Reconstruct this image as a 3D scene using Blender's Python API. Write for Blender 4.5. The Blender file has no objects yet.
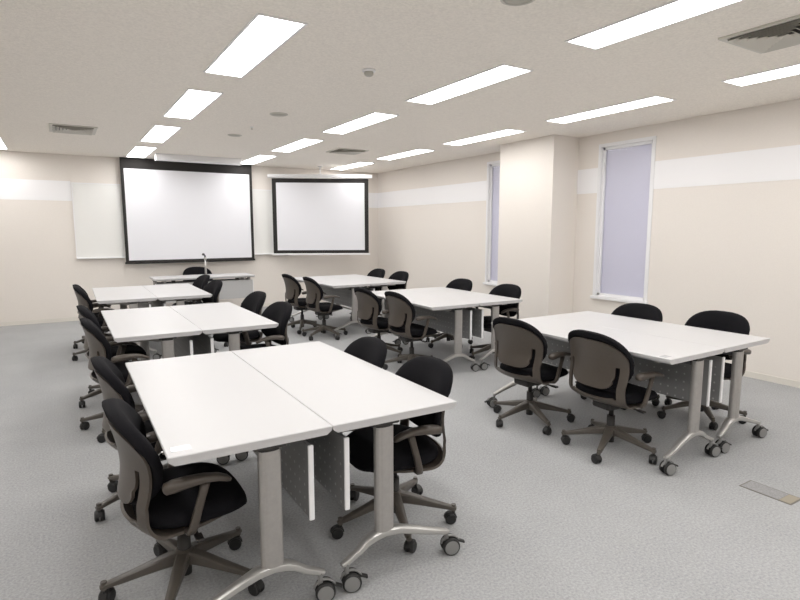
import bpy, bmesh, math, random
from mathutils import Vector, Matrix
random.seed(4)
PI = math.pi
S = bpy.context.scene
C = S.collection

# ------------------------------------------------------------------ materials
def mat(name, col, rough=.5, metal=0, noise=None, bump=None, spec=.5, coat=0, sheen=0):
    """procedural principled material; noise=(scale, amount) varies the base colour, bump=(scale, strength)"""
    m = bpy.data.materials.new(name); m.use_nodes = True
    nt = m.node_tree; b = nt.nodes['Principled BSDF']
    b.inputs['Base Color'].default_value = (*col, 1)
    b.inputs['Roughness'].default_value = rough
    b.inputs['Metallic'].default_value = metal
    b.inputs['Specular IOR Level'].default_value = spec
    b.inputs['Coat Weight'].default_value = coat
    b.inputs['Sheen Weight'].default_value = sheen
    tc = nt.nodes.new('ShaderNodeTexCoord')
    if noise:
        n = nt.nodes.new('ShaderNodeTexNoise'); n.inputs['Scale'].default_value = noise[0]
        n.inputs['Detail'].default_value = 4; n.inputs['Roughness'].default_value = .7
        nt.links.new(tc.outputs['Object'], n.inputs['Vector'])
        r = nt.nodes.new('ShaderNodeValToRGB'); a = noise[1]
        r.color_ramp.elements[0].position = .3; r.color_ramp.elements[1].position = .7
        r.color_ramp.elements[0].color = (*[c*(1-a) for c in col], 1)
        r.color_ramp.elements[1].color = (*[min(1, c*(1+a)) for c in col], 1)
        nt.links.new(n.outputs['Fac'], r.inputs['Fac']); nt.links.new(r.outputs['Color'], b.inputs['Base Color'])
    if bump:
        n2 = nt.nodes.new('ShaderNodeTexNoise'); n2.inputs['Scale'].default_value = bump[0]
        n2.inputs['Detail'].default_value = 3
        nt.links.new(tc.outputs['Object'], n2.inputs['Vector'])
        bp = nt.nodes.new('ShaderNodeBump'); bp.inputs['Strength'].default_value = bump[1]
        bp.inputs['Distance'].default_value = .004
        nt.links.new(n2.outputs['Fac'], bp.inputs['Height']); nt.links.new(bp.outputs['Normal'], b.inputs['Normal'])
    return m

M = {}
M['cream'] = mat('cream_wallpaper', (.795, .75, .70), .75, bump=(160, .25), noise=(90, .02))
M['band'] = mat('white_wall_band', (.88, .875, .885), .6, bump=(160, .15))
M['base'] = mat('vinyl_baseboard', (.74, .71, .65), .5)
M['ceil'] = mat('mineral_ceiling_board', (.91, .862, .792), .9, noise=(60, .09), bump=(90, .4))
M['board'] = mat('whiteboard_enamel', (.82, .82, .80), .18, spec=.5)
M['white'] = mat('white_painted_metal', (.83, .83, .84), .4)
M['cloth'] = mat('white_screen_cloth', (.80, .805, .845), .85)
M['blackcloth'] = mat('black_screen_border', (.018, .016, .015), .8)
M['lam'] = mat('white_table_laminate', (.50, .498, .522), .32, noise=(3, .01))
M['lamedge'] = mat('white_table_edge', (.56, .555, .56), .4)
M['alu'] = mat('brushed_aluminium', (.39, .375, .36), .42, metal=.45, noise=(40, .05))
M['alufoot'] = mat('polished_aluminium_foot', (.52, .51, .49), .32, metal=.7)
M['hub'] = mat('grey_caster_disc', (.27, .27, .265), .38, metal=.3)
M['rubber'] = mat('black_caster_rubber', (.012, .012, .012), .5)
M['steel'] = mat('dark_steel_tube', (.08, .08, .085), .45, metal=.4)
M['fabric'] = mat('black_seat_fabric', (.0055, .0052, .0070), .95, noise=(220, .35), bump=(420, .35), spec=.2)
M['taupe'] = mat('taupe_chair_plastic', (.078, .065, .054), .36, spec=.45, noise=(60, .05))
M['taupedark'] = mat('dark_taupe_base', (.085, .075, .064), .38, noise=(40, .08))
M['dark'] = mat('dark_mechanism', (.022, .020, .019), .5)
M['blind'] = mat('lavender_roller_blind', (.74, .74, .82), .6, noise=(14, .015))
M['grille'] = mat('grey_speaker_grille', (.50, .48, .43), .7)
M['ventwhite'] = mat('vent_paint', (.62, .60, .54), .5)
M['ventdark'] = mat('vent_shadow_duct', (.05, .048, .045), .8)
M['lid'] = mat('carpeted_outlet_lid', (.30, .30, .30), .9, noise=(120, .2), bump=(300, .4))
M['lidtan'] = mat('tan_outlet_flap', (.30, .27, .21), .6)
M['lidgap'] = mat('outlet_frame', (.16, .15, .13), .6)
M['sticker'] = mat('clear_sticker', (.57, .57, .60), .15)

def carpet():
    m = mat('grey_loop_carpet', (.37, .375, .38), .95, spec=.15)
    nt = m.node_tree; b = nt.nodes['Principled BSDF']
    tc = nt.nodes.new('ShaderNodeTexCoord')
    def noi(sc, d=4):
        n = nt.nodes.new('ShaderNodeTexNoise'); n.inputs['Scale'].default_value = sc
        n.inputs['Detail'].default_value = d; n.inputs['Roughness'].default_value = .7
        nt.links.new(tc.outputs['Object'], n.inputs['Vector']); return n
    a, c = noi(85, 5), noi(1.3, 3)
    mx = nt.nodes.new('ShaderNodeMath'); mx.operation = 'MULTIPLY_ADD'; mx.inputs[1].default_value = .22
    nt.links.new(c.outputs['Fac'], mx.inputs[0]); nt.links.new(a.outputs['Fac'], mx.inputs[2])
    r = nt.nodes.new('ShaderNodeValToRGB')
    r.color_ramp.elements[0].position = .38; r.color_ramp.elements[1].position = .86
    r.color_ramp.elements[0].color = (.27, .275, .28, 1); r.color_ramp.elements[1].color = (.50, .505, .51, 1)
    nt.links.new(mx.outputs[0], r.inputs['Fac']); nt.links.new(r.outputs['Color'], b.inputs['Base Color'])
    bp = nt.nodes.new('ShaderNodeBump'); bp.inputs['Strength'].default_value = .5; bp.inputs['Distance'].default_value = .006
    nt.links.new(a.outputs['Fac'], bp.inputs['Height']); nt.links.new(bp.outputs['Normal'], b.inputs['Normal'])
    return m
M['carpet'] = carpet()

def panel_mat(name='perforated_grey_steel', c0=.27, c1=.50):
    """grey steel sheet with small round perforations in rows (object space y/z)"""
    m = mat(name, (.20, .20, .20), .45, metal=.2)
    nt = m.node_tree; b = nt.nodes['Principled BSDF']
    tc = nt.nodes.new('ShaderNodeTexCoord'); sp = nt.nodes.new('ShaderNodeSeparateXYZ')
    nt.links.new(tc.outputs['Object'], sp.inputs[0])
    def mth(op, a, bb=None):
        n = nt.nodes.new('ShaderNodeMath'); n.operation = op
        for i, v in enumerate((a, bb)):
            if v is None: continue
            if isinstance(v, (int, float)): n.inputs[i].default_value = v
            else: nt.links.new(v, n.inputs[i])
        return n.outputs[0]
    P = .055
    fy = mth('SUBTRACT', mth('FRACT', mth('DIVIDE', mth('ADD', sp.outputs[1], 5), P)), .5)
    fz = mth('SUBTRACT', mth('FRACT', mth('DIVIDE', mth('ADD', sp.outputs[2], 5.012), P)), .5)
    d = mth('SQRT', mth('ADD', mth('MULTIPLY', fy, fy), mth('MULTIPLY', fz, fz)))
    hole = mth('LESS_THAN', d, .11)
    low = mth('LESS_THAN', sp.outputs[2], .57)
    f = mth('MULTIPLY', hole, low)
    mix = nt.nodes.new('ShaderNodeMix'); mix.data_type = 'RGBA'
    mix.inputs[6].default_value = (c0, c0, c0, 1); mix.inputs[7].default_value = (c1, c1, c1, 1)
    nt.links.new(f, mix.inputs[0]); nt.links.new(mix.outputs[2], b.inputs['Base Color'])
    return m
M['panel'] = panel_mat(); M['panellight'] = panel_mat('light_grey_steel', .54, .50)

def emit(name, col, s):
    m = bpy.data.materials.new(name); m.use_nodes = True; nt = m.node_tree
    nt.nodes.remove(nt.nodes['Principled BSDF'])
    e = nt.nodes.new('ShaderNodeEmission'); e.inputs[0].default_value = (*col, 1); e.inputs[1].default_value = s
    nt.links.new(e.outputs[0], nt.nodes['Material Output'].inputs[0])
    m.cycles.emission_sampling = 'FRONT'
    return m
M['lamp'] = emit('lit_fluorescent_diffuser', (1, .985, .972), 13.5)

def glass():
    m = bpy.data.materials.new('window_glass'); m.use_nodes = True; nt = m.node_tree
    nt.nodes.remove(nt.nodes['Principled BSDF'])
    t = nt.nodes.new('ShaderNodeBsdfTransparent'); g = nt.nodes.new('ShaderNodeBsdfGlossy')
    g.inputs['Roughness'].default_value = .16; t.inputs[0].default_value = (.96, .96, .98, 1)
    fr = nt.nodes.new('ShaderNodeFresnel'); fr.inputs[0].default_value = 1.5
    mx = nt.nodes.new('ShaderNodeMixShader')
    ge = nt.nodes.new('ShaderNodeNewGeometry'); ml = nt.nodes.new('ShaderNodeMath'); ml.operation = 'MULTIPLY'
    inv = nt.nodes.new('ShaderNodeMath'); inv.operation = 'SUBTRACT'; inv.inputs[0].default_value = 1
    nt.links.new(ge.outputs['Backfacing'], inv.inputs[1]); nt.links.new(fr.outputs[0], ml.inputs[0]); nt.links.new(inv.outputs[0], ml.inputs[1])
    nt.links.new(ml.outputs[0], mx.inputs[0]); nt.links.new(t.outputs[0], mx.inputs[1]); nt.links.new(g.outputs[0], mx.inputs[2])
    nt.links.new(mx.outputs[0], nt.nodes['Material Output'].inputs[0])
    return m
M['glass'] = glass()

# ------------------------------------------------------------------ mesh helpers
def box(bm, x0, x1, y0, y1, z0, z1, mi=0, bev=0):
    vs = [bm.verts.new((x, y, z)) for x in (x0, x1) for y in (y0, y1) for z in (z0, z1)]
    fs = []
    for q in ((0, 1, 3, 2), (4, 6, 7, 5), (0, 4, 5, 1), (2, 3, 7, 6), (0, 2, 6, 4), (1, 5, 7, 3)):
        f = bm.faces.new([vs[i] for i in q]); f.material_index = mi; fs.append(f)
    if bev:
        es = {e for f in fs for e in f.edges}
        r = bmesh.ops.bevel(bm, geom=list(es), offset=bev, segments=2, profile=.5, affect='EDGES')
        for f in r['faces']: f.material_index = mi
    return fs

def ring_loft(bm, rings, mi=0, caps=True, closed=True):
    """rings: lists of 3-D points with the same count"""
    R = [[bm.verts.new(p) for p in r] for r in rings]
    n = len(R[0])
    for a, b in zip(R, R[1:]):
        for i in range(n if closed else n-1):
            j = (i+1) % n
            f = bm.faces.new((a[i], a[j], b[j], b[i])); f.material_index = mi; f.smooth = True
    if caps:
        for r in (R[0][::-1], R[-1]):
            f = bm.faces.new(r); f.material_index = mi
    return R

def cyl(bm, p0, p1, r0, r1=None, n=16, mi=0):
    p0, p1 = Vector(p0), Vector(p1); r1 = r0 if r1 is None else r1
    d = (p1-p0).normalized(); u = d.orthogonal().normalized(); v = d.cross(u)
    ring_loft(bm, [[p+u*r*math.cos(2*PI*i/n)+v*r*math.sin(2*PI*i/n) for i in range(n)] for p, r in ((p0, r0), (p1, r1))], mi)

def lathe(bm, prof, c=(0, 0, 0), axis='z', n=24, mi=0):
    """prof: (radius, height) pairs"""
    rings = []
    for r, h in prof:
        ring = []
        for i in range(n):
            a = 2*PI*i/n; p = (r*math.cos(a), r*math.sin(a), h)
            if axis == 'y': p = (p[0], p[2], -p[1])
            if axis == 'x': p = (p[2], p[0], p[1])
            ring.append(Vector(p)+Vector(c))
        rings.append(ring)
    ring_loft(bm, rings, mi)

def sell(n, e, a, b):
    """super-ellipse outline, n points"""
    out = []
    for i in range(n):
        t = 2*PI*i/n; c, s = math.cos(t), math.sin(t)
        out.append((a*math.copysign(abs(c)**(2/e), c), b*math.copysign(abs(s)**(2/e), s)))
    return out

def sweep(bm, path, secs, mi=0, side=None):
    """path: points; secs: per-point (half width, half height); rounded-rect section; `side` = horizontal width axis hint"""
    P = [Vector(p) for p in path]; rings = []
    for i, p in enumerate(P):
        d = (P[min(i+1, len(P)-1)]-P[max(i-1, 0)]).normalized()
        s = Vector(side) if side else d.cross(Vector((0, 0, 1)))
        s = (s - d*s.dot(d)).normalized(); u = s.cross(d)
        w, h = secs[i] if isinstance(secs, list) else secs
        rings.append([p+s*a+u*b for a, b in sell(12, 3.2, w, h)])
    ring_loft(bm, rings, mi)

def catmull(pts, n):
    """n samples along a Catmull-Rom spline through pts (tuples)"""
    out = []; m = len(pts)-1
    for k in range(n):
        t = k/(n-1)*m; i = min(int(t), m-1); t -= i
        p = [pts[max(i-1, 0)], pts[i], pts[i+1], pts[min(i+2, m)]]
        out.append(tuple(.5*(2*b+(c-a)*t+(2*a-5*b+4*c-d)*t*t+(3*b-a-3*c+d)*t**3) for a, b, c, d in zip(*p)))
    return out

def obj(name, bm, m, parent=None, loc=(0, 0, 0), rz=0, smooth=None):
    bmesh.ops.recalc_face_normals(bm, faces=bm.faces)
    if smooth is not None:
        for f in bm.faces: f.smooth = smooth
    me = bpy.data.meshes.new(name); bm.to_mesh(me); bm.free()
    for k in (m if isinstance(m, (list, tuple)) else [m]): me.materials.append(M[k])
    o = bpy.data.objects.new(name, me); C.objects.link(o)
    o.location = loc; o.rotation_euler = (0, 0, rz)
    if parent: o.parent = parent
    return o

def auto_smooth(o, ang=35):
    me = o.data
    for p in me.polygons: p.use_smooth = True
    me.set_sharp_from_angle(angle=math.radians(ang))
    return o

def tag(o, label, cat, group=None):
    o['label'] = label; o['category'] = cat
    if group: o['group'] = group
    return o

def thing(name, label, cat, loc=(0, 0, 0), rz=0, group=None):
    o = bpy.data.objects.new(name, None); C.objects.link(o)
    o.empty_display_size = .1
    o.location = loc; o.rotation_euler = (0, 0, rz)
    return tag(o, label, cat, group)

def copy_tree(o, parent=None):
    c = o.copy(); C.objects.link(c); c.parent = parent
    for ch in list(o.children): copy_tree(ch, c)
    return c

def struct(name, bm, m, parent=None, **k):
    o = obj(name, bm, m, parent, **k)
    if not parent: o['kind'] = 'structure'
    return o

B = bmesh.new

# ------------------------------------------------------------------ room shell
X0, X1, Y0, Y1, HC = -2.6, 5.83, -3.2, 10.36, 2.657
bm = B(); box(bm, X0-.2, X1+.2, Y0-.2, Y1+.2, -.1, 0); struct('floor', bm, 'carpet')
bm = B(); box(bm, X0-.2, X1+.2, Y0-.2, Y1+.2, HC, HC+.1); struct('ceiling', bm, 'ceil')
bm = B(); box(bm, X0-.2, X1+.2, Y1, Y1+.15, 0, HC); struct('wall_back', bm, 'cream')
bm = B(); box(bm, X0-.2, X1+.2, Y0-.15, Y0, 0, HC); struct('wall_front', bm, 'cream')
bm = B(); box(bm, X0-.15, X0, Y0, Y1, 0, HC); struct('wall_left', bm, 'cream')
W1 = (3.965, 4.685, .63, 2.50)      # window openings on the right wall: y0, y1, z0, z1
W2 = (6.09, 6.81, .63, 2.50)
bm = B()
ys = [Y0, W1[0], W1[1], W2[0], W2[1], Y1]
for i in range(5):
    if i in (1, 3):
        box(bm, X1, X1+.15, ys[i], ys[i+1], 0, W1[2]); box(bm, X1, X1+.15, ys[i], ys[i+1], W1[3], HC)
    else:
        box(bm, X1, X1+.15, ys[i], ys[i+1], 0, HC)
struct('wall_right', bm, 'cream')
CX, CY0, CY1 = 5.37, 5.035, 6.03     # boxed-out column against the right wall
bm = B(); box(bm, CX, X1, CY0, CY1, 0, HC); struct('wall_column', bm, 'cream')
# white band on the walls
BZ0, BZ1 = 1.935, 2.245
bm = B()
box(bm, X0, .22, Y1-.004, Y1, BZ0, BZ1); box(bm, 3.86, X1, Y1-.004, Y1, BZ0, BZ1)
struct('trim_1', bm, 'band')
bm = B()
for a, b in ((Y0, W1[0]-.02), (W1[1]+.02, CY0), (W2[1]+.02, Y1)): box(bm, X1-.004, X1, a, b, BZ0, BZ1)
struct('trim_2', bm, 'band')
bm = B(); box(bm, X0, X0+.004, Y0, Y1, BZ0, BZ1); struct('trim_3', bm, 'band')
# baseboards
bh = .062
bm = B(); box(bm, X0, X1, Y1-.008, Y1, 0, bh); struct('baseboard_back', bm, 'base')
bm = B()
box(bm, X1-.008, X1, Y0, CY0, 0, bh); box(bm, X1-.008, X1, CY1, Y1, 0, bh)
box(bm, CX-.008, CX, CY0-.008, CY1+.008, 0, bh); box(bm, CX, X1-.008, CY0-.008, CY0, 0, bh); box(bm, CX, X1-.008, CY1, CY1+.008, 0, bh)
struct('baseboard_right', bm, 'base')
bm = B(); box(bm, X0, X0+.008, Y0, Y1, 0, bh); struct('baseboard_left', bm, 'base')
bm = B(); box(bm, X0, X1, Y0, Y0+.008, 0, bh); struct('baseboard_front', bm, 'base')

def window(name, w):
    y0, y1, z0, z1 = w; t = .028
    bm = B()                                           # lining of the reveal plus the flat casing that stands 8 mm proud
    for a in ((y0, y0+.012, z0, z1), (y1-.012, y1, z0, z1), (y0, y1, z1-.012, z1), (y0, y1, z0, z0+.012)):
        box(bm, X1-.006, X1+.14, *a)
    for a in ((y0-t, y0+.004, z0-t, z1+t), (y1-.004, y1+t, z0-t, z1+t), (y0, y1, z1-.004, z1+t), (y0, y1, z0-t, z0+.004)):
        box(bm, X1-.010, X1, *a)
    f = obj(name, bm, 'white'); f['kind'] = 'structure'
    bm = B(); box(bm, X1-.045, X1+.10, y0-.04, y1+.04, z0-.03, z0+.004, bev=.004); obj('window_sill', bm, 'white', f)
    bm = B()
    for a in ((y0+.012, y0+.045, z0, z1), (y1-.045, y1-.012, z0, z1), (y0, y1, z1-.045, z1-.012), (y0, y1, z0+.004, z0+.04)):
        box(bm, X1+.030, X1+.058, *a)
    obj('window_sash', bm, 'white', f)
    bm = B(); box(bm, X1+.040, X1+.043, y0+.03, y1-.03, z0+.03, z1-.03); obj('glass_pane', bm, 'glass', f)
    bm = B(); box(bm, X1+.062, X1+.065, y0, y1, z0, z1); cyl(bm, (X1+.085, y0, z1-.03), (X1+.085, y1, z1-.03), .018)
    obj('roller_blind', bm, 'blind', f)
window('window_1', W1); window('window_2', W2)

# ------------------------------------------------------------------ ceiling lights
LX = {'a': -.69, 'b': 1.155, 'c': 2.945, 'd': 4.745}
ROWS = [-1.9, 0., 1.9, 3.79, 5.70, 7.60, 9.46]
LW, LL = .265, 1.30
def make_light():
    t = thing('ceiling_light', '', 'ceiling light')
    bm = B(); w, l = LW/2, LL/2; e = .014
    for a in ((-w-e, -w, -l-e, l+e), (w, w+e, -l-e, l+e), (-w, w, -l-e, -l), (-w, w, l, l+e)): box(bm, *a, -.008, 0)
    obj('frame', bm, 'white', t)
    bm = B(); box(bm, -w, w, -l, l, -.004, 0); obj('diffuser', bm, 'lamp', t)
    bm = B(); box(bm, -.008, .008, l-.115, l-.09, -.018, -.004, bev=.003); obj('latch', bm, 'white', t)
    return t
proto = None
where_row = {1.9: 'nearest', 3.79: 'second', 5.70: 'third', 7.60: 'fourth', 9.46: 'last'}
lab = {
 ('a', 9.46): 'lit ceiling light panel cut by the left photo edge, near the back wall',
 ('b', 3.79): 'large lit ceiling light panel, nearest of the row leading to the big screen',
 ('b', 5.70): 'lit ceiling light panel, second from the front in the row leading to the big screen',
 ('b', 7.60): 'lit ceiling light panel, third from the front in the row leading to the big screen',
 ('b', 9.46): "small-looking lit ceiling light panel above the big screen's left top",
 ('c', 1.9): 'lit ceiling light panel cut by the top photo edge, right of the round speaker',
 ('c', 3.79): 'lit ceiling light panel over the room centre, just beyond the one cut at top',
 ('c', 5.70): 'lit ceiling light panel behind the central one, right of the small round speaker',
 ('c', 7.60): 'lit ceiling light panel between the big and small screens, nearer of two there',
 ('c', 9.46): "tiny-looking lit ceiling light panel above the big screen's right top corner",
 ('d', 1.9): 'lit ceiling light panel cut by the right photo edge, below the square air vent',
 ('d', 3.79): 'lit ceiling light panel in front of the column and near window',
 ('d', 5.70): "lit ceiling light panel beside the column's left edge",
 ('d', 7.60): 'lit ceiling light panel right of the distant square vent, before the far right corner',
 ('d', 9.46): 'lit ceiling light panel right above the smaller screen',
}
for c, x in LX.items():
    for y in ROWS:
        o = proto = make_light() if proto is None else copy_tree(proto)
        o.location = (x, y, HC)
        L = lab.get((c, y))
        tag(o, L or 'lit ceiling light panel of the same kind, overhead outside the picture', 'ceiling light',
            'ceiling light panels' if L else 'ceiling light panels outside the picture')

# ------------------------------------------------------------------ ceiling fittings
def vent(x, y, w, l, label):
    t = thing('ceiling_vent', label, 'air vent', (x, y, HC), 0, 'ceiling air vents')
    bm = B(); e = .035; a, b = w/2, l/2
    for q in ((-a, -a+e, -b, b), (a-e, a, -b, b), (-a+e, a-e, -b, -b+e), (-a+e, a-e, b-e, b)): box(bm, *q, -.012, 0)
    obj('frame', bm, 'ventwhite', t)
    bm = B(); box(bm, -a+e, a-e, -b+e, b-e, -.002, 0); obj('backing', bm, 'ventdark', t)
    bm = B(); n = 6                                    # nested square skirts, flaring outwards as they come down
    for i in range(n):
        k = (i+.15)/n; k2 = (i+.95)/n; A, Bb = a-e, b-e
        ring_loft(bm, [[(sx*A*k, sy*Bb*k, -.003) for sx, sy in ((-1, -1), (1, -1), (1, 1), (-1, 1))],
                       [(sx*A*k2, sy*Bb*k2, -.022) for sx, sy in ((-1, -1), (1, -1), (1, 1), (-1, 1))],
                       [(sx*A*k2, sy*Bb*k2, -.0245) for sx, sy in ((-1, -1), (1, -1), (1, 1), (-1, 1))],
                       [(sx*A*(k-.012), sy*Bb*(k-.012), -.0055) for sx, sy in ((-1, -1), (1, -1), (1, 1), (-1, 1))]], caps=False)
    obj('louvers', bm, 'ventwhite', t, smooth=False)
vent(3.83, 1.77, .52, .52, 'square louvered air vent cut by the right photo edge')
vent(3.80, 7.69, .50, .46, 'distant square air vent near the smaller screen')
vent(.23, 7.72, .48, .56, 'grey louvered air vent on the left part of the ceiling')

def speaker(x, y, r, label):
    t = thing('ceiling_speaker', label, 'speaker', (x, y, HC), 0, 'round ceiling speakers')
    bm = B(); lathe(bm, [(r, 0), (r, -.006), (r-.012, -.010), (r-.014, -.002)], n=32); obj('rim', bm, 'ventwhite', t)
    bm = B(); lathe(bm, [(r-.012, -.004), (r*.7, -.007), (.004, -.009)], n=32); obj('grille', bm, 'grille', t)
speaker(2.015, 5.65, .092, 'round grey speaker between two lit panels in mid ceiling')
speaker(2.09, 2.235, .092, 'round grey speaker cut by the top photo edge')
speaker(1.97, 7.16, .085, 'faint pale round speaker farthest away, above the big screen')
t = thing('smoke_detector', 'small white domed smoke detector on mid ceiling', 'smoke detector', (2.05, 3.77, HC))
bm = B(); lathe(bm, [(.05, 0), (.05, -.012), (.038, -.016)], n=24); obj('base', bm, 'white', t)
bm = B(); lathe(bm, [(.034, -.014), (.034, -.034), (.024, -.044), (.004, -.046)], n=24); obj('dome', bm, 'grille', t)
def sprinkler(x, y, label):
    t = thing('sprinkler_head', label, 'sprinkler', (x, y, HC), 0, 'sprinkler heads')
    bm = B(); lathe(bm, [(.022, 0), (.022, -.004), (.010, -.007)], n=16); obj('escutcheon', bm, 'white', t)
    bm = B(); cyl(bm, (0, 0, -.005), (0, 0, -.026), .006, n=8); lathe(bm, [(.004, -.024), (.014, -.026), (.014, -.028), (.004, -.029)], n=12)
    obj('deflector', bm, 'grille', t)
sprinkler(1.99, 6.50, 'tiny sprinkler head in line between the two far round speakers')

# long white fixture box under the ceiling in front of the big screen
t = thing('ceiling_fixture', 'long white box fixture under the ceiling in front of the big screen', 'ceiling fixture', (2.035, 9.52, HC))
bm = B(); ring_loft(bm, [[(x, y, z) for y, z in ((-.07, 0), (-.07, -.085), (-.055, -.10), (.055, -.10), (.07, -.085), (.07, 0))] for x in (-.655, .655)])
obj('housing', bm, 'white', t, smooth=False)
for s in (-1, 1):
    bm = B(); box(bm, s*.66-.006, s*.66+.006, -.073, .073, -.103, 0, bev=.003); obj('end_cap', bm, 'white', t)

# ------------------------------------------------------------------ whiteboard and screens
t = thing('whiteboard', 'wide plain whiteboard on the back wall, behind both screens', 'whiteboard', (2.04, Y1, 1.02))
w = 1.815
bm = B(); box(bm, -w+.01, w-.01, -.022, 0, .01, 1.19); obj('writing_surface', bm, 'board', t)
bm = B()
for a in ((-w, -w+.014, 0, 1.205), (w-.014, w, 0, 1.205), (-w+.014, w-.014, 1.19, 1.205), (-w+.014, w-.014, 0, .014)): box(bm, a[0], a[1], -.028, 0, a[2], a[3])
obj('frame', bm, 'white', t)
bm = B(); box(bm, -w, w, -.075, -.028, -.012, .006, bev=.003); obj('pen_tray', bm, 'white', t)

# big screen, dropped from the ceiling, flat against the board side
t = thing('projection_screen', 'large black-bordered projection screen pulled down from the ceiling', 'projection screen', (2.015, 10.235, .905))
hw, hh = 1.085, HC-.905-.004
def border(bm, hw, top, bot, s, tp, b, y0, y1):
    box(bm, -hw, -hw+s, y0, y1, bot, top); box(bm, hw-s, hw, y0, y1, bot, top)
    box(bm, -hw+s, hw-s, y0, y1, top-tp, top); box(bm, -hw+s, hw-s, y0, y1, bot, bot+b)
bm = B(); box(bm, -hw+.045, hw-.045, -.002, 0, .04, hh-.15); obj('white_fabric', bm, 'cloth', t)
bm = B(); border(bm, hw, hh, .03, .05, .175, .03, -.003, .001); obj('black_border', bm, 'blackcloth', t)
bm = B(); box(bm, -hw-.012, hw+.012, -.014, .012, .0, .034, bev=.006); obj('bottom_bar', bm, 'blackcloth', t)

# smaller screen, turned towards the room in the right back corner
a, b = Vector((3.464, 10.20, 0)), Vector((5.07, 9.38, 0)); mid = (a+b)/2; ang = math.atan2(b.y-a.y, b.x-a.x); hw = (b-a).length/2
t = thing('projection_screen', 'smaller black-bordered projection screen hung at an angle in the right back corner', 'projection screen', (mid.x, mid.y, 1.03), ang)
hh = 1.40
bm = B(); box(bm, -hw+.06, hw-.06, -.002, 0, .04, hh-.06); obj('white_fabric', bm, 'cloth', t)
bm = B(); border(bm, hw, hh, 0, .075, .078, .058, -.003, .001); obj('black_border', bm, 'blackcloth', t)
bm = B(); box(bm, -hw-.03, hw+.03, -.016, .016, -.035, -.004, bev=.006); obj('bottom_bar', bm, 'white', t)
bm = B(); box(bm, -hw-.075, hw+.075, -.045, .045, hh+.008, hh+.075, bev=.012); obj('casing', bm, 'white', t)
bm = B(); zc = HC-1.03
cyl(bm, (0, 0, hh+.07), (0, 0, zc), .012, n=12); lathe(bm, [(.045, zc), (.045, zc-.012), (.014, zc-.02)], n=20); box(bm, -.04, .04, -.05, .05, hh+.06, hh+.085, bev=.004)
obj('hanger', bm, 'white', t)

# ------------------------------------------------------------------ tables
TW, TL, TH = .60, 1.56, .72
def make_caster():
    """big twin caster, pivot at its stem; wheels on an axle along y"""
    bm = B(); r = .040
    for s in (-1, 1):
        lathe(bm, [(r*.8, s*.009), (r, s*.012), (r, s*.026), (r*.86, s*.030)], (.018, 0, r), 'y', 24, 1)
        lathe(bm, [(r*.84, s*.026), (r*.80, s*.0325), (r*.2, s*.034), (.001, s*.034)], (.018, 0, r), 'y', 24, 0)
    cyl(bm, (.018, -.012, r), (.018, .012, r), .012, n=10, mi=1)
    arc = [(.018+r*1.13*math.cos(t), r+r*1.13*math.sin(t)) for t in [math.radians(a) for a in range(15, 166, 15)]]
    sweep(bm, [(x, 0, z) for x, z in arc], (.007, .004), 0, side=(0, 1, 0))
    cyl(bm, (0, 0, r*1.5), (0, 0, .118), .010, n=10, mi=0)
    sweep(bm, [(.05, 0, .060), (.072, 0, .052), (.085, 0, .046)], (.012, .005), 1, side=(0, 1, 0))
    return bm
caster_mesh = None
def table_caster(parent, x, y, rz):
    global caster_mesh
    if caster_mesh is None:
        o = obj('caster', make_caster(), ['hub', 'rubber'], parent); auto_smooth(o); caster_mesh = o.data
    else:
        o = bpy.data.objects.new('caster', caster_mesh); C.objects.link(o); o.parent = parent
    o.location = (x, y, 0); o.rotation_euler = (0, 0, rz); return o

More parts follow.
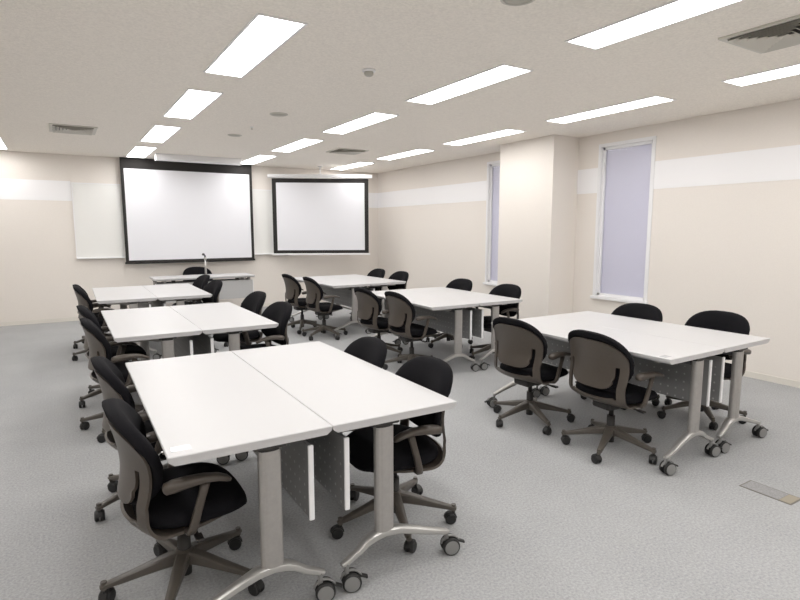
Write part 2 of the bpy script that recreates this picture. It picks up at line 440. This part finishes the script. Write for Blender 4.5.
def make_table():
    t = thing('folding_table', '', 'table')
    bm = B(); a, b = TW/2-.0005, TL/2                               # top: crisp upper edge, chamfered underside
    rings = []
    for z, d in ((TH-.034, .022), (TH-.020, .003), (TH-.003, 0), (TH, .003)):
        dl = min(d, .004)
        rings.append([(sx*(a-d), sy*(b-dl), z) for sx, sy in ((-1, -1), (1, -1), (1, 1), (-1, 1))])
    ring_loft(bm, rings)
    for f in bm.faces: f.material_index = 0 if f.normal.z > .9 else 1
    obj('tabletop', bm, ['lam', 'lamedge'], t, smooth=False)
    yl = TL/2-.035; KX = .055
    for s in (-1, 1):
        bm = B()
        # ribbed oval column
        prof = []
        for i in range(48):
            th = 2*PI*i/48; c, q = math.cos(th), math.sin(th)
            g = .93 if (i % 12) in (4, 8) else 1
            prof.append((KX+.043*math.copysign(abs(c)**.75, c)*(1 if g == 1 else .995), .026*math.copysign(abs(q)**.75, q)*g))
        ring_loft(bm, [[(x, s*yl+y, z) for x, y in prof] for z in (.188, .664)], 0)
        # arched foot
        path = [(-.272, .108), (-.25, .112), (-.17, .137), (-.08, .166), (-.01, .187), (KX, .193), (KX+.05, .186), (KX+.09, .170), (.18, .144), (.24, .118), (.262, .111)]
        secs = [(.012, .008), (.018, .012), (.020, .014), (.023, .016), (.027, .018), (.028, .018), (.027, .018), (.023, .016), (.020, .014), (.018, .012), (.012, .008)]
        sweep(bm, [(x, s*(yl+.02*min(1, abs(x-KX)/.25)**1.5), z) for x, z in path], secs, 1, side=(0, 1, 0))
        lg = obj('leg', bm, ['alu', 'alufoot'], t); auto_smooth(lg)
        bm = B(); ring_loft(bm, [[(KX+(x-KX)*.95, s*yl+y*.95, z) for x, y in prof[::2]] for z in (.660, .676)]); box(bm, KX-.06, KX+.06, s*yl-.03, s*yl+.03, .676, .687)
        obj('leg_cap', bm, 'dark', lg)
        for cx, rz in ((-.262, -.30), (.242, -.30)): table_caster(lg, cx, s*(yl+.02), rz if s < 0 else PI+rz)
    bm = B(); cyl(bm, (KX, -yl, .640), (KX, yl, .640), .014, n=12)
    obj('crossbar', bm, 'steel', t, smooth=True)
    for s in (-1, 1):
        bm = B(); sweep(bm, [(-.20, s*(yl-.12), .668), (-.05, s*(yl-.12), .662), (.0, s*(yl-.12), .648), (.08, s*(yl-.12), .664), (.24, s*(yl-.12), .668)], (.016, .014), side=(0, 1, 0))
        box(bm, -.21, .25, s*(yl-.12)-.02, s*(yl-.12)+.02, .664, .687)
        obj('top_bracket', bm, 'alu', t)
    bm = B(); box(bm, .216, .230, -.735, .735, .335, .640, bev=.002)
    pn = obj('modesty_panel', bm, 'panel', t)
    for s in (-1, 1):
        bm = B(); box(bm, .212, .234, s*.737-.006, s*.737+.006, .333, .642, bev=.003); obj('panel_edge', bm, 'white', pn)
    for s in (-1, 0, 1):
        bm = B(); box(bm, .214, .232, s*.5-.03, s*.5+.03, .64, .687); obj('panel_hanger', bm, 'dark', pn)
    return t

CL = {1: (.868, 2.677, -.6, 'nearest table pair on the left'),
      2: (.887, 5.080, -.3, 'middle table pair of the left row'),
      3: (.915, 7.455, -.9, 'farthest table pair of the left row'),
      4: (3.690, 5.175, -.9, 'middle table pair of the right row'),
      5: (3.595, 2.645, .8, 'nearest table pair on the right'),
      6: (3.700, 7.610, 1.5, 'farthest table pair of the right row')}
tp = None; stick = []
for k, (cx, cy, deg, name) in CL.items():
    r = math.radians(deg)
    for s, side in ((-1, 'left'), (1, 'right')):
        o = tp = make_table() if tp is None else copy_tree(tp)
        w2 = TW/2+(.001 if k == 1 and s > 0 else 0)
        o.location = (cx+s*w2*math.cos(r), cy+s*w2*math.sin(r), 0)
        o.rotation_euler = (0, 0, r + (0 if s < 0 else PI))
        tag(o, f'white caster-footed folding table, {side} half of the {name}', 'table', 'white folding tables')
        if s < 0 and k in (1, 5): stick.append(o)
o = copy_tree(tp)
for ch in o.children:
    if ch.name.startswith('modesty_panel'):                  # the lecturer's table has a paler, slightly wider panel
        ch.data = ch.data.copy(); ch.data.materials[0] = M['panellight']
        for v in ch.data.vertices: v.co.y *= 1.035
        for q in ch.children:
            if q.name.startswith('panel_edge'):
                q.data = q.data.copy()
                for v in q.data.vertices: v.co.y *= 1.035
o.location = (1.995, 9.47, 0); o.rotation_euler = (0, 0, -PI/2)
tag(o, "white lecturer's table standing crosswise in front of the big screen", 'table', 'white folding tables')

for q in stick:
    bm = B(); box(bm, -.28, -.215, -.735, -.69, TH, TH+.0008); st = obj('sticker', bm, 'sticker', q)
    st['label'] = 'small shiny clear sticker near the table corner'

# microphone on the lecturer's table
t = thing('desk_microphone', "upright microphone stand on the lecturer's table", 'microphone', (2.02, 9.36, TH+.0005))
bm = B(); lathe(bm, [(.065, 0), (.065, .012), (.030, .022), (.018, .03)], n=28); obj('stand_base', bm, 'hub', t)
bm = B(); cyl(bm, (0, 0, .02), (0, 0, .27), .017, .014, 12); cyl(bm, (0, 0, .27), (0, 0, .31), .02, .02, 12); obj('stand_pole', bm, 'alufoot', t)
bm = B(); sweep(bm, [(0, 0, .30), (-.004, -.004, .335), (-.022, -.012, .352)], (.012, .012)); lathe(bm, [(.002, .0), (.02, .004), (.024, .016), (.020, .032), (.006, .038)], (-.03, -.014, .338), n=16)
obj('microphone_head', bm, 'steel', t)

# ------------------------------------------------------------------ swivel chair (faces +x local; y is across)
def make_chair():
    t = thing('office_chair', '', 'chair')
    # --- five-star base
    bm = B(); offs = .35
    lathe(bm, [(.030, .095), (.042, .098), (.046, .13), (.040, .158), (.030, .165)], n=20)
    tips = []
    for i in range(5):
        a = offs + i*2*PI/5; d = Vector((math.cos(a), math.sin(a), 0)); tips.append((d*.302, a))
        pts = [d*r + Vector((0, 0, z)) for r, z in ((.02, .132), (.08, .124), (.16, .108), (.24, .092), (.292, .082), (.316, .078))]
        sweep(bm, pts, [(.030, .030), (.027, .026), (.022, .020), (.018, .015), (.016, .012), (.010, .008)], side=(-d.y, d.x, 0))
        cyl(bm, d*.302+Vector((0, 0, .066)), d*.302+Vector((0, 0, .100)), .012, n=10)
    base = obj('base', bm, 'taupedark', t); auto_smooth(base)
    me = None
    for (p, a) in tips:
        if me is None:
            bm = B(); r = .028
            for s in (-1, 1): lathe(bm, [(r*.6, s*.003), (r*.93, s*.004), (r, s*.008), (r, s*.018), (r*.85, s*.023), (.002, s*.024)], (.016, 0, r), 'y', 18)
            arc = [(.016+(r+.003)*math.cos(q), r+(r+.003)*math.sin(q)) for q in [math.radians(x) for x in range(10, 171, 20)]]
            sweep(bm, [(x, 0, z) for x, z in arc], (.016, .003), side=(0, 1, 0))
            cyl(bm, (0, 0, r), (0, 0, .072), .0085, n=8)
            o = obj('caster', bm, 'rubber', base); auto_smooth(o); me = o.data
        else:
            o = bpy.data.objects.new('caster', me); C.objects.link(o); o.parent = base
        o.location = p; o.rotation_euler = (0, 0, a*1.7+2.2)
    # --- gas column
    bm = B(); cyl(bm, (0, 0, .052), (0, 0, .235), .026, n=18); cyl(bm, (0, 0, .23), (0, 0, .35), .016, n=14)
    obj('gas_column', bm, 'dark', t)
    # --- mechanism
    bm = B(); box(bm, -.11, .10, -.075, .075, .325, .388, bev=.018); cyl(bm, (.02, -.07, .35), (.02, -.20, .352), .006, n=8); box(bm, .005, .035, -.245, -.19, .346, .358, bev=.004)
    obj('tilt_mechanism', bm, 'dark', t)
    # --- one moulded shell: seat pan sweeping up into two side bars that join above a slotted back panel
    cen = [(.17, .410), (.05, .402), (-.07, .398), (-.150, .402), (-.198, .420), (-.217, .452), (-.221, .500), (-.208, .560), (-.203, .620), (-.212, .700), (-.230, .775), (-.252, .850)]
    sid = [(.17, .414), (.05, .400), (-.06, .396), (-.110, .402), (-.136, .424), (-.149, .456), (-.150, .500), (-.138, .560), (-.130, .620), (-.140, .700), (-.170, .775), (-.206, .850)]
    hwd = [(.170,), (.205,), (.226,), (.232,), (.234,), (.232,), (.229,)]
    ZC, HH, HW, EX = .668, .142, .240, 2.7                   # back outline: centre height, half height, half width, super-ellipse power
    def prof_at(seq, z):
        q = seq[6:]
        for p, r in zip(q, q[1:]):
            if z <= r[1]: return p[0]+(r[0]-p[0])*(z-p[1])/(r[1]-p[1])
        return q[-1][0]
    def back_at(z, u):
        w = min(u*u, 1.0); z = max(z, .5)
        sm = lambda seq: sum(prof_at(seq, z+dz) for dz in (-.03, -.015, 0, .015, .03))/5
        return sm(cen)*(1-w)+sm(sid)*w
    def half_w(z):
        if z <= ZC: return HW-(HW-.229)*min(1, (ZC-z)/(ZC-.5))**1.5
        return HW*max(0, 1-((z-ZC)/HH)**EX)**(1/EX)
    NU = 40; ROWS_ = []
    for c3, s3, h in zip(catmull(cen[:7], 25), catmull(sid[:7], 25), catmull(hwd, 25)): ROWS_.append((c3, s3, h[0]))
    for k in range(1, 25):
        z = .5+(ZC+HH-.5)*math.sin(k/24*PI/2*.985)
        h = half_w(z); ROWS_.append(((back_at(z, 0), z), (back_at(z, h/HW), z), h))
    NT = len(ROWS_)
    bm = B(); G = []
    for k, (c3, s3, h) in enumerate(ROWS_):
        row = []
        for j in range(NU+1):
            u = j/NU*2-1; q = u*u; z = c3[1]*(1-q)+s3[1]*q
            if abs(u) < .71 and c3[0] < -.17: z += .045*(abs(u)/.7)**6*math.exp(-((c3[1]-.508)/.05)**2)   # rounded lower corners of the panel
            row.append(bm.verts.new((c3[0]*(1-q)+s3[0]*q, u*h, z)))
        G.append(row)
    for k in range(NT-1):
        zc = (ROWS_[k][0][1]+ROWS_[k+1][0][1])/2; back = ROWS_[k][0][0] < -.17
        for j in range(NU):
            u = abs((j+.5)/NU*2-1)
            if back and .440 < zc < .655 and .70 < u < .80: continue
            if back and .440 < zc < .508 and u < .70: continue
            bm.faces.new((G[k][j], G[k][j+1], G[k+1][j+1], G[k+1][j]))
    bmesh.ops.delete(bm, geom=[v for v in bm.verts if not v.link_faces], context='VERTS')
    bm.normal_update()
    for f in bm.faces: f.smooth = True
    geo = list(bm.faces); vs = list(bm.verts); nv = {v: v.normal.copy() for v in vs}
    dup = {v: bm.verts.new(v.co - nv[v]*.012*(1 if True else 0)) for v in vs}       # second skin, then close the rims
    rim = [e for e in bm.edges if len(e.link_faces) == 1]
    pairs = [(e.link_loops[0].vert, e.link_loops[0].link_loop_next.vert) for e in rim]
    for f in geo: bm.faces.new([dup[v] for v in reversed(f.verts)]).smooth = True
    for p, q in pairs: bm.faces.new((q, p, dup[p], dup[q]))
    sh = obj('shell', bm, 'taupe', t); auto_smooth(sh, 50)
    # --- cushions
    bm = B(); n = 40; zc, hh, hw = ZC+.004, .188, HW+.010
    def back_ring(r, off):
        ring = []
        for a, b in sell(n, EX, hw, hh):
            y, z = a*r, zc+b*r
            y *= 1-.07*max(0, (zc-z)/hh)
            w = (abs(y)/HW)**EX + (abs(z-ZC)/HH)**EX if z > ZC else 0     # beyond the shell the cushion wraps over its rim
            k = min(1, max(0, (w-1.02)/.16)); k = k*k*(3-2*k)
            ring.append((back_at(min(z, zc+hh*.97), y/hw)+off-.026*k*max(0, 1-(off-.012)/.05), y, z))
        return ring
    T = .052
    rings = [back_ring(.05, .016), back_ring(.5, .016), back_ring(.70, .016), back_ring(.78, .015), back_ring(.86, .014), back_ring(.93, .014), back_ring(.985, .012), back_ring(1.0, .020), back_ring(1.005, .034), back_ring(.97, .046)]
    rings += [back_ring(.88, .054), back_ring(.6, .060), back_ring(.3, .062), back_ring(.05, .062)]
    ring_loft(bm, rings); obj('backrest', bm, 'fabric', t, smooth=True)
    bm = B()
    def seat_ring(r, z0):
        ring = []
        for a, b in sell(n, 3.1, .214, .240):
            x, y = .029+a*r, b*r
            z = z0 - .045*max(0, (x-.10)/.15)**2*(.4 if z0 < .43 else 1) - (.008*(1-min(1, r*r)) if z0 > .45 else 0)
            ring.append((x, y, z))
        return ring
    ring_loft(bm, [seat_ring(.05, .412), seat_ring(.7, .412), seat_ring(.93, .414), seat_ring(.985, .424), seat_ring(1.0, .440), seat_ring(.985, .458), seat_ring(.93, .470), seat_ring(.8, .475), seat_ring(.5, .475), seat_ring(.05, .475)])
    obj('seat', bm, 'fabric', t, smooth=True)
    # --- arms
    for s in (-1, 1):
        bm = B()
        sweep(bm, [(-.02, s*.13, .392), (-.016, s*.20, .388), (-.012, s*.245, .396), (-.004, s*.258, .42), (.012, s*.264, .48), (.030, s*.266, .54), (.044, s*.266, .59)],
              [(.018, .010), (.018, .010), (.018, .011), (.017, .011), (.016, .010), (.015, .010), (.018, .012)], side=(1, 0, 0))
        ar = obj('armrest', bm, 'taupe', t, smooth=True)
        bm = B()
        path = [(-.105, .596), (-.098, .598), (-.07, .604), (-.02, .610), (.04, .611), (.09, .602), (.122, .588), (.134, .580)]
        secs = [(.014, .008), (.024, .018), (.028, .021), (.028, .018), (.027, .014), (.026, .012), (.021, .010), (.010, .006)]
        sweep(bm, [(x, s*(.266+.012*math.cos(x*9)), z) for x, z in path], secs, side=(0, 1, 0))
        obj('arm_pad', bm, 'taupe', ar, smooth=True)
    return t

UPPER = ('tilt_mechanism', 'shell', 'backrest', 'seat', 'armrest')
chairs = [  # x, y, heading in degrees, base spin, lowered by, label
 (0.360, 2.300, 0, 'black swivel chair with taupe arms, foremost left of the nearest left table pair'),
 (0.360, 3.170, 0, 'black swivel chair behind the foremost one, left side of the nearest left table pair'),
 (1.368, 2.280, 175, 'black swivel chair at the right side of the nearest left table pair, nearer one'),
 (1.366, 2.910, 176, 'black swivel chair at the right side of the nearest left table pair, farther one'),
 (0.350, 4.500, 2, 'black swivel chair, nearer one on the left side of the middle left table pair'),
 (0.350, 5.300, 0, 'black swivel chair, farther one on the left side of the middle left table pair'),
 (1.420, 4.620, 184, 'black swivel chair, nearer one on the right side of the middle left table pair'),
 (1.500, 5.560, 182, 'black swivel chair, farther one on the right side of the middle left table pair'),
 (0.360, 7.170, 2, 'black swivel chair, nearer one on the left side of the farthest left table pair'),
 (0.370, 7.980, -2, 'black swivel chair hidden behind another, left side of the farthest left table pair'),
 (1.430, 7.040, 186, 'black swivel chair, nearer one on the right side of the farthest left table pair'),
 (1.510, 8.060, 184, 'black swivel chair, farther one on the right side of the farthest left table pair'),
 (3.120, 4.830, -3, 'black swivel chair with taupe back, nearer one left of the middle right table pair'),
 (3.130, 5.560, 0, 'black swivel chair with taupe back, farther one left of the middle right table pair'),
 (4.220, 4.780, 180, 'black swivel chair, nearer one on the wall side of the middle right table pair'),
 (4.210, 5.640, 180, 'black swivel chair, farther one on the wall side of the middle right table pair'),
 (3.095, 2.310, -4, 'black swivel chair, nearer taupe back facing us at the nearest right table pair'),
 (3.030, 3.000, 2, 'black swivel chair, farther taupe back facing us at the nearest right table pair'),
 (4.240, 2.350, 180, 'black swivel chair, nearer one on the wall side of the nearest right table pair'),
 (4.100, 2.975, 180, 'black swivel chair, farther one on the wall side of the nearest right table pair'),
 (3.050, 6.960, -3, 'black swivel chair, nearer taupe back left of the farthest right table pair'),
 (2.980, 7.590, 0, 'black swivel chair, farther taupe back left of the farthest right table pair'),
 (4.215, 7.150, 180, 'black swivel chair, nearer one on the wall side of the farthest right table pair'),
 (4.200, 7.830, 180, 'black swivel chair, farther one on the wall side of the farthest right table pair'),
 (2.030, 9.920, -90, "black swivel chair behind the lecturer's table, facing the room"),
]
SPIN = {0: .175, 1: .68, 2: .99, 4: -.035, 9: .66, 11: .244, 15: 1.082, 16: .785, 17: .244, 20: .89, 22: .838}
LOW = {i: -.015 for i in range(4, 16)}; LOW.update({0: .01, 1: .01, 2: .01, 3: .01, 9: .035, 13: .01, 20: -.015, 21: -.015, 22: -.015, 23: -.015})
cp = None
for i, (x, y, deg, label) in enumerate(chairs):
    o = cp = make_chair() if cp is None else copy_tree(cp)
    o.location = (x, y, 0); o.rotation_euler = (0, 0, math.radians(deg))
    tag(o, label, 'chair', 'black swivel chairs')
    d = .03+LOW.get(i, 0)
    for ch in o.children:
        n = ch.name.split('.')[0]
        if n == 'base': ch.rotation_euler = (0, 0, SPIN.get(i, (i*2.399) % (2*PI/5)))
        if n in UPPER: ch.location = (0, 0, -d)

# ------------------------------------------------------------------ floor outlet lid
t = thing('floor_outlet', 'flat rectangular floor outlet lid set in the carpet at right', 'floor outlet', (3.335, 1.42, 0), 0)
bm = B(); a, b = .066, .135
for q in ((-a, -a+.008, -b, b), (a-.008, a, -b, b), (-a+.008, a-.008, -b, -b+.008), (-a+.008, a-.008, b-.008, b)): box(bm, *q, -.002, .002)
obj('frame', bm, 'lidgap', t)
bm = B(); box(bm, -a+.008, a-.008, -b+.065, b-.008, -.002, .003); obj('lid', bm, 'lid', t)
bm = B(); box(bm, -a+.008, a-.008, -b+.008, -b+.063, -.002, .0035); obj('cable_flap', bm, 'lidtan', t)

# ------------------------------------------------------------------ world, camera, view
wd = bpy.data.worlds.new('world'); S.world = wd; wd.use_nodes = True
wd.node_tree.nodes['Background'].inputs[0].default_value = (.5, .55, .65, 1)
wd.node_tree.nodes['Background'].inputs[1].default_value = .3
cd = bpy.data.cameras.new('camera'); cam = bpy.data.objects.new('camera', cd); C.objects.link(cam)
F = 550.9; cd.sensor_width = 36; cd.lens = F/800*36; cd.clip_start = .02
yaw, pitch, roll = math.radians(31.62), math.radians(7.29), math.radians(.033)
f = Vector((math.sin(yaw)*math.cos(pitch), math.cos(yaw)*math.cos(pitch), -math.sin(pitch)))
r = Vector((math.cos(yaw), -math.sin(yaw), 0)); d = f.cross(r)
r2 = r*math.cos(roll)+d*math.sin(roll); d2 = d*math.cos(roll)-r*math.sin(roll)
cam.matrix_world = Matrix((( r2.x, -d2.x, -f.x, 0), (r2.y, -d2.y, -f.y, 0), (r2.z, -d2.z, -f.z, 1.478), (0, 0, 0, 1)))
S.camera = cam
S.view_settings.view_transform = 'Standard'; S.view_settings.look = 'None'
S.view_settings.exposure = 0; S.view_settings.gamma = 1; S.view_settings.use_curve_mapping = False
try:
    S.cycles.use_denoising = True; S.cycles.max_bounces = 8; S.cycles.diffuse_bounces = 6
except Exception: pass
